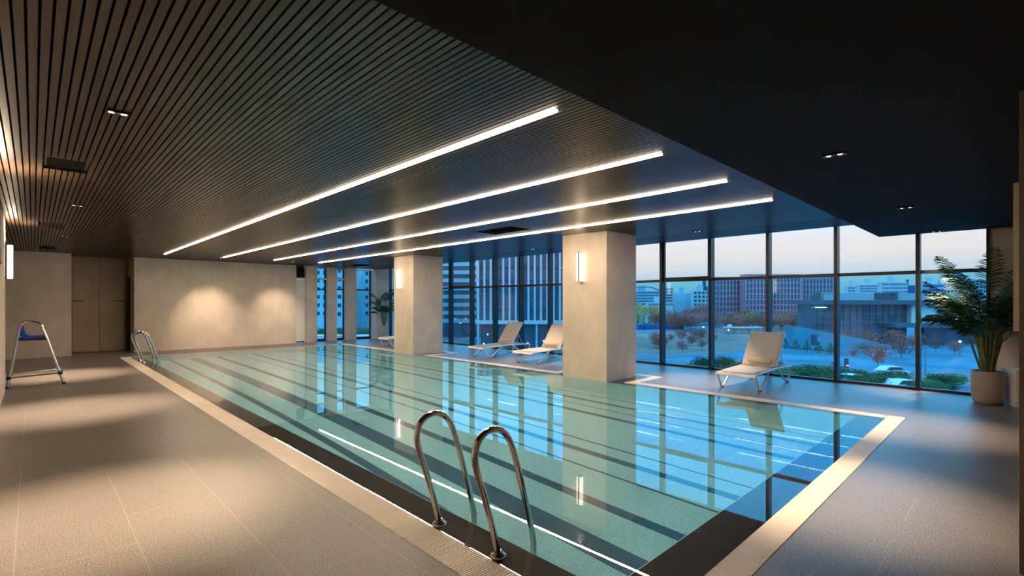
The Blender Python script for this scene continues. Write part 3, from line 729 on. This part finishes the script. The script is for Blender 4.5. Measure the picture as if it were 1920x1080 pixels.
# --- skyline behind the hall
def tower(lb, c0, c1, y0, d, mat, nx, nz, wmat='x_dark', ww=.6, wh=.5, base=None, grp='distant pale buildings', dep=4):
    t = place('distant_building', lb, 'building', c0, d, grp); w = px2(c1, c0, d); zt = zat(y0, d); zb = GZ
    block(t, 0, w, zb, zt, dep, mat)
    if nx: 
        sx_ = w / nx; vis = zt - (zat(base, d) if base else GZ + 2); sz = vis / nz
        wins(t, [sx_ * (i + .5 - ww / 2) for i in range(nx)], [zt - sz * (k + .8) for k in range(nz)], sx_ * ww, sz * wh, wmat)
    MB().box(w * .3, 2, zt - GZ, w * .55, dep * .6, zt - GZ + .012 * d).build('roof_plant', mat, t)
    return t
tower('low white building with a grid of small windows above the hall roof', 1612, 1658, 534, 300, 'x_white', 11, 3, base=548)
tower('white block with a tan rooftop room above the hall roof', 1654, 1702, 529, 280, 'x_white', 12, 3, base=550, wh=.4)
tower('small white building left of the windowed one above the hall roof', 1590, 1613, 537, 320, 'x_white', 5, 2, base=548)
tower('blue glass box beyond the hall roof', 1700, 1716, 535, 300, 'x_tarp', 4, 2, 'x_bglass', base=548)
tower('wide blue glass building near the palm', 1730, 1770, 532, 300, 'x_white', 8, 2, 'x_tarp', .8, .6, base=548)
tower('long pale building behind the palm', 1768, 1850, 525, 330, 'x_concrete', 12, 3, base=550)
t = place('glass_pavilion', 'small blue glass pavilion with white frame at the left end of the hall roof', 'building', 1540, 150)
block(t, 0, px2(1566, 1540, 150), GZ, zat(549, 150), 5, 'x_bglass')
p = MB().box(0, 0, 0, .12, .15, 3).build('mullion', 'x_white', t); rep(p, t, [(i * .6, -.1, zat(566, 150) - GZ) for i in range(8)]); MB().box(0, -.2, zat(549.5, 150) - GZ, px2(1566, 1540, 150), .1, zat(548, 150) - GZ).build('roof_edge', 'x_white', t)
# --- left group of pale buildings
t = tower('long pale building with a curved roof at the left edge of the park', 1180, 1238, 546, 270, 'x_teal', 1, 5, 'x_bglass', .9, .4, base=572)
m = MB().tube(smoothpath([(0, -1, zat(546, 270) - GZ), (4, -1, zat(538, 270) - GZ), (12, -1, zat(538, 270) - GZ), (17, -1, zat(546, 270) - GZ)], 2), .35, 6); m.build('curved_roof', 'x_metal', t)
tower('pale building with horizontal dark bands right of the curved roof', 1240, 1262, 539, 280, 'x_concrete', 1, 6, 'x_dark', .9, .45, base=572)
tower('cyan block with white columns in the middle of the left skyline', 1264, 1300, 550, 300, 'x_teal', 6, 1, 'x_white', .25, .7, base=572)
tower('white and blue block beside the maroon offices', 1300, 1338, 545, 290, 'x_white', 5, 4, 'x_bglass', .6, .55, base=575)
tower('taller grey block just left of the maroon offices', 1312, 1338, 537, 310, 'x_slate', 4, 5, 'x_dark', base=572)
tower('low white shop row beneath the curved-roof building', 1216, 1262, 566, 255, 'x_white', 10, 1, 'x_dark', .5, .5, base=575, dep=6)
# --- finned tower and banded building, seen between the pillars
t = place('finned_tower', 'tall blue glass tower with pale vertical fins, between the two pillars', 'building', 895, 112, None)
w = px2(1180, 895, 112); zc = zat(603, 112); zt = zat(455, 112)
block(t, 0, w, zc, zt, 30, 'x_bglass'); block(t, .6, w, GZ, zc, 28, 'x_dark', 1.0, 'podium')
p = MB().box(0, -.9, zc - GZ, .46, .1, zt - GZ).build('fin', 'x_fin', t); rep(p, t, [(i * 1.42, 0, 0) for i in range(25)])
p = MB().box(0, -.12, 0, w, .05, .5).build('floor_band', 'x_slate', t); rep(p, t, [(0, 0, zc - GZ + 3.0 * (i + 1)) for i in range(5)])
MB().box(-.3, -1.4, zc - GZ - .5, w, 1, zc - GZ + .3).build('canopy', 'x_white', t)
p = MB().box(0, -1.2, 0, .45, -.6, zc - GZ).build('column', 'x_teal', t); rep(p, t, [(x_, 0, 0) for x_ in (0, 13.2, 16.4, 22, 27)])
for q in ((1.3, 1.0), (2.2, 3.1), (4.1, 1.9), (5.6, 2.4), (7.0, 1.2), (8.3, 3.0), (9.9, 2.1), (11.4, 1.1), (15, 1.6), (18.2, 2.7), (20.4, 1.2), (23.5, 2.2)): MB().box(q[0], .85, q[1], q[0] + .22, 1.0, q[1] + .22).build('lit_window', 'x_lamp', t)
t = place('banded_building', 'blue building with pale horizontal bands beside the farther pillar', 'building', 700, 150, None)
w = px2(893, 700, 150); zb = zat(605, 150)
block(t, 0, w, GZ, zat(475, 150), 25, 'x_bglass')
p = MB().box(0, -.8, 0, w, .1, 1.15).build('floor_band', 'x_teal', t); rep(p, t, [(0, 0, zb - GZ + 2.45 * i) for i in range(9)])
for i in range(5): MB().box(w - 2 - i * 1.6, -.2, 4.2 + (i % 2) * .8, w - 1.3 - i * 1.6, 0, 4.8 + (i % 2) * .8).build('lit_window', 'x_lampw', t)
# --- residential towers beyond the slit windows
for c0, c1, d, mt_, lb in ((590, 628, 175, 'x_flat', 'cyan apartment tower seen through the first slit window'), (630, 668, 165, 'x_flat', 'apartment tower seen through the middle slit window'),
                           (672, 714, 180, 'x_flat', 'apartment tower seen beside the distant palm'), (718, 775, 140, 'x_flat', 'apartment tower just left of the farther pillar')):
    t = place('apartment_tower', lb, 'building', c0, d, 'apartment towers'); w = px2(c1, c0, d); zt = zat(470, d)
    block(t, 0, w, GZ, zt, 8, mt_); nf_ = int((zt - GZ - 6) / 2.9)
    nxw = max(3, int(w / 1.9)); wins(t, [w / nxw * (i + .25) for i in range(nxw)], [GZ + 6 + 2.9 * k for k in range(nf_)], w / nxw * .5, 1.3)
    p = MB().box(0, -.9, 0, w * .42, 0, .9).build('balcony', 'x_concrete', t); rep(p, t, [(w * .52, 0, 6 + 2.9 * k - .4) for k in range(nf_)])
for px, d, lb in ((600, 120, 'low pale roof below the first slit window'), (684, 118, 'low pale roof below the window beside the distant palm')):
    t = place('low_building', lb, 'building', px - 25, d); block(t, 0, 7.5, GZ, zat(630, d), 6, 'x_white'); MB().box(.5, -.05, .6, 7, 0, 1.2).build('window_row', 'x_dark', t)
# --- pavilion, hoarding
t = place('canopy_pavilion', 'thin white canopy on posts with a small dome, in the middle of the park', 'pavilion', 1364, 165)
w = px2(1432, 1364, 165); MB().box(0, 0, 1.9, w, 4, 2.2).build('roof', 'x_white', t)
p = MB().box(0, .2, 0, .2, .4, 1.9).build('post', 'x_metal', t); rep(p, t, [(i * w / 5, 0, 0) for i in range(6)])
MB().lathe([(.9, 0), (.85, .4), (.5, .8), (.05, 1.0)], 12, (1.6, 2, 2.2)).build('dome', 'x_white', t, smooth=True)
t = place('site_hoarding', 'low bright blue hoarding and covered heaps at the foot of the yellow willows', 'fence', 1196, 190)
m = MB(); random.seed(3)
for i in range(18): m.box(i * 1.02, random.uniform(0, 3), 0, i * 1.02 + 1.1, 4, random.uniform(1.2, 2.6) if i < 11 else random.uniform(2.2, 4.2))
m.build('sheeting', 'x_tarp', t)

# --- trees
def leafball(n, rx, rz, zc, sz, seed, cone=False, clumps=9):
    random.seed(seed); m = MB(); cs = []
    for _ in range(clumps):
        a = random.uniform(0, 6.28); h = random.uniform(-1, 1); r_ = math.sqrt(1 - h * h) * random.uniform(.3, .75)
        cs.append((math.cos(a) * r_ * rx, math.sin(a) * r_ * rx, zc + h * rz * .65))
    for i in range(n):
        if cone:
            h = random.random() ** 1.4; a = random.uniform(0, 6.28); r_ = rx * (1 - h) * random.uniform(.6, 1.05); c = Vector((math.cos(a) * r_, math.sin(a) * r_, zc - rz + 2 * rz * h))
        else:
            b = random.choice(cs); q = Vector((random.gauss(0, 1), random.gauss(0, 1), random.gauss(0, 1))).normalized() * random.uniform(.6, 1.0)
            c = Vector((b[0] + q.x * rx * .48, b[1] + q.y * rx * .48, b[2] + q.z * rz * .42))
        u = Vector((random.gauss(0, 1), random.gauss(0, 1), random.gauss(0, 1))).normalized(); v = u.orthogonal().normalized(); s = sz * random.uniform(.6, 1.3)
        m.add([c - u * s, c + v * s * .6, c + u * s, c - v * s * .6], [(0, 1, 2, 3)])
    return m
def bare(n, H, sd):
    random.seed(sd); m = MB()
    def br(p, d, L, r, k):
        q = p + d * L; m.tube([p, q], [r, r * .6], 4 if k else 6, cap=False)
        if k == 4: return
        for _ in range(3 if k else 5):
            nd = (d + Vector((random.gauss(0, .5), random.gauss(0, .5), random.gauss(0.1, .3)))).normalized(); br(p + d * L * random.uniform(.55, 1), nd, L * random.uniform(.6, .8), r * .6, k + 1)
    br(Vector((0, 0, 0)), Vector((0, 0, 1)), H * .34, H * .018, 0); return m
def tree_proto(kind):
    t = thing('tree', '', 'tree', (0, 0, -500))
    if kind == 'bare':
        bare(0, 1, 11).build('trunk', 'x_brown', t); leafball(1200, .56, .42, .58, .026, 4, clumps=20).build('crown', 'x_brown', t)
    elif kind == 'willow': MB().tube([(0, 0, 0), (0, 0, .5)], [.03, .02], 6).build('trunk', 'x_bark', t); leafball(700, .30, .52, .55, .03, 5).build('crown', 'x_willow', t)
    elif kind == 'olive': MB().tube([(0, 0, 0), (0, 0, .5)], [.03, .02], 6).build('trunk', 'x_bark', t); leafball(500, .38, .36, .62, .035, 6).build('crown', 'x_olive', t)
    elif kind == 'pine': MB().tube([(0, 0, 0), (0, 0, .5)], [.04, .03], 6).build('trunk', 'x_bark', t); leafball(2200, .85, .42, .50, .04, 7, clumps=22).build('crown', 'x_green', t)
    elif kind == 'cone': MB().tube([(0, 0, 0), (0, 0, .5)], [.04, .03], 6).build('trunk', 'x_bark', t); leafball(500, .42, .42, .56, .04, 8, True).build('crown', 'x_green', t)
    elif kind == 'rust': bare(0, 1, 13).build('trunk', 'x_brown', t); leafball(800, .34, .42, .58, .022, 9, clumps=16).build('crown', 'x_rust', t)
    return t
PR = {k: [tree_proto(k), False] for k in ('bare', 'willow', 'olive', 'pine', 'cone', 'rust')}
NMS = dict(bare='bare_tree', willow='willow_tree', olive='leafy_tree', pine='pine_tree', cone='conical_tree', rust='autumn_tree')
def tree(kind, px, py, h, lb, grp=None):
    p = PR[kind]; o = copy_tree(p[0]) if p[1] else p[0]; p[1] = True; o.name = NMS[kind]
    d = dg(py); o.location = at(px, d); s = h * d / FPX; o.scale = (s, s, s); o.rotation_euler = (0, 0, random.uniform(0, 6.28))
    if grp:
        o['group'] = grp; lb += ', ' + next(w for lim_, w in ((830, 'left of the farther pillar'), (960, 'left half of the bays between pillars'), (1195, 'right half of the bays between pillars'), (1245, 'first bay right of the nearer pillar'), (1334, 'second bay right of the nearer pillar'),
                              (1443, 'third bay right of the nearer pillar'), (1570, 'fourth bay right of the nearer pillar'), (1723, 'fifth bay right of the nearer pillar'), (9999, 'bay beside the tall palm')) if px < lim_)
    o['label'] = lb
    return o
random.seed(21)
for i in range(5): tree('willow', 1196 + i * 11, 611 + random.uniform(-2, 2), random.uniform(36, 44), 'yellow willow of the left clump', 'yellow willows')
GB = ('bare brown tree of the park grove', 'bare trees of the park grove')
for i in range(120):
    px = random.uniform(1230, 1520) if i % 4 else random.uniform(1480, 1580); py = random.uniform(597, 624); tree('bare', px, py, random.uniform(24, 38), *GB)
for i in range(16): tree('bare', random.uniform(1215, 1345), random.uniform(636, 664), random.uniform(18, 28), 'low bare reddish tree on the lawn', 'low bare trees on the lawn')
for px, py, h, lb in ((1411, 616, 36, 'round pale green tree in the middle of the bare grove'), (1297, 606, 20, 'small yellow-green tree near the willows'), (1266, 604, 24, 'yellow-green tree just right of the willows')):
    tree('olive', px, py, h, lb)
for i, px in enumerate((1472, 1492, 1513, 1535, 1558)): tree('cone', px, 655 + i * 2.2, 22, 'small dark conical tree, %s from the left by the terrace wall' % ('first', 'second', 'third', 'fourth', 'fifth')[i]).__setitem__('group', 'row of small conical trees')
for i in range(14): tree('pine', 1308 + i * 10 + random.uniform(-5, 5), random.uniform(694, 716), random.uniform(26, 36), 'dark evergreen shrub massed low', 'evergreens below the middle bays')
for i in range(14): tree('pine', 1448 + i * 9 + random.uniform(-4, 4), random.uniform(706, 722), random.uniform(24, 34), 'dark evergreen massed low', 'evergreens right of the lounger')
for i in range(8): tree('pine', 1604 + i * 14 + random.uniform(-4, 4), random.uniform(714, 732), random.uniform(26, 38), 'dark evergreen by the road', 'evergreens by the road')
for i in range(6): tree('pine', 1722 + i * 13, random.uniform(724, 738), random.uniform(22, 32), 'dark evergreen low down', 'evergreens by the palm bay')
tree('rust', 1646, 692, 62, 'rust-red tree in front of the dark hall'); tree('rust', 1722, 668, 30, 'small rust-coloured tree below the pale box of the hall'); tree('rust', 1600, 672, 26, 'small rust tree beside the window post')
for px, py, h in ((1585, 650, 34), (1632, 650, 34), (1676, 655, 40), (1712, 655, 34), (1790, 665, 30), (1622, 672, 34), (1690, 672, 44), (1754, 660, 30), (1540, 628, 44), (1520, 626, 42), (1560, 630, 46)):
    tree('bare', px, py, h, 'tall thin bare tree before the hall', 'bare trees before the hall')
for i in range(12): tree('bare', random.uniform(840, 1050), random.uniform(628, 640), random.uniform(16, 28), 'small street tree', 'street trees by the tower')
for i in range(14): tree('pine', random.uniform(590, 770), random.uniform(634, 642), random.uniform(22, 30), 'dark tree below the apartment towers', 'trees below the apartment towers')
# --- street furniture and cars
def car(px, py, lb, mat='x_carw', rz=0.0):
    t = place('car', lb, 'car', px, dg(py), 'cars outside', rz)
    MB().prism([(-2.1, .35), (2.1, .35), (2.15, .75), (1.3, .95), (.7, 1.42), (-1.1, 1.45), (-1.75, .98), (-2.15, .9)], 1, -.85, .85).build('body', mat, t, bevel=.06)
    MB().prism([(1.18, .95), (.66, 1.36), (-1.05, 1.38), (-1.6, .98)], 1, -.87, .87).build('windows', 'x_dark', t)
    for x_ in (-1.3, 1.3):
        for y_ in (-.8, .8): MB().tube([(x_, y_ - .1, .32), (x_, y_ + .1, .32)], .32, 12).build('wheel', 'x_dark', t)
    for y_ in (-.6, .6): MB().box(2.1, y_ - .12, .6, 2.17, y_ + .12, .72).build('headlight', 'x_lamp', t)
car(1594, 722, 'pale car with lights on by the window post right of the lounger', rz=1.9); car(1690, 733, 'pale car on the road between evergreens', rz=.3); car(1672, 705, 'pale blue car behind the evergreens', rz=.1)
car(906, 646, 'pale car at the kerb by the finned tower', rz=-1.5); car(1006, 650, 'pale blue car below the fins behind the second lounger', rz=.1)
t = place('traffic_light', 'traffic light showing red beside the window post', 'traffic light', 1587, 62)
MB().tube([(0, 0, 0), (0, 0, 3.6)], .07, 8).build('pole', 'x_metal', t); MB().box(-.2, -.15, 2.4, .2, .15, 3.5).build('signal_box', 'x_dark', t); MB().lathe([(.16, -.06), (.16, .06)], 12, (0, -.15, 2.62)).build('red_lamp', 'x_red', t)
for px, py, h, lb in ((1438, 668, 40, 'thin street lamp left of the conical trees'), (1735, 706, 52, 'tall thin street lamp below the bay beside the palm'), (1562, 716, 34, 'short street lamp by the evergreens'), (1319, 632, 18, 'lit lamp by the blue hoarding'), (1366, 634, 14, 'lit lamp at the end of the canopy'),
                      (1548, 632, 26, 'lit lamp in front of the dark hall'), (1525, 634, 22, 'second lit lamp in front of the dark hall'), (1800, 668, 26, 'lit lamp before the lower hall wall')):
    d = dg(py); t = place('street_lamp', lb, 'street lamp', px, d, 'street lamps'); H_ = h * d / FPX
    MB().tube([(0, 0, 0), (0, 0, H_)], [.10, .06], 6).build('pole', 'x_metal', t); MB().lathe([(.05, 0), (.22, .1), (.2, .3), (.05, .36)], 10, (0, 0, H_)).build('lamp_head', 'x_lamp' if 'lit' in lb else 'x_metal', t)
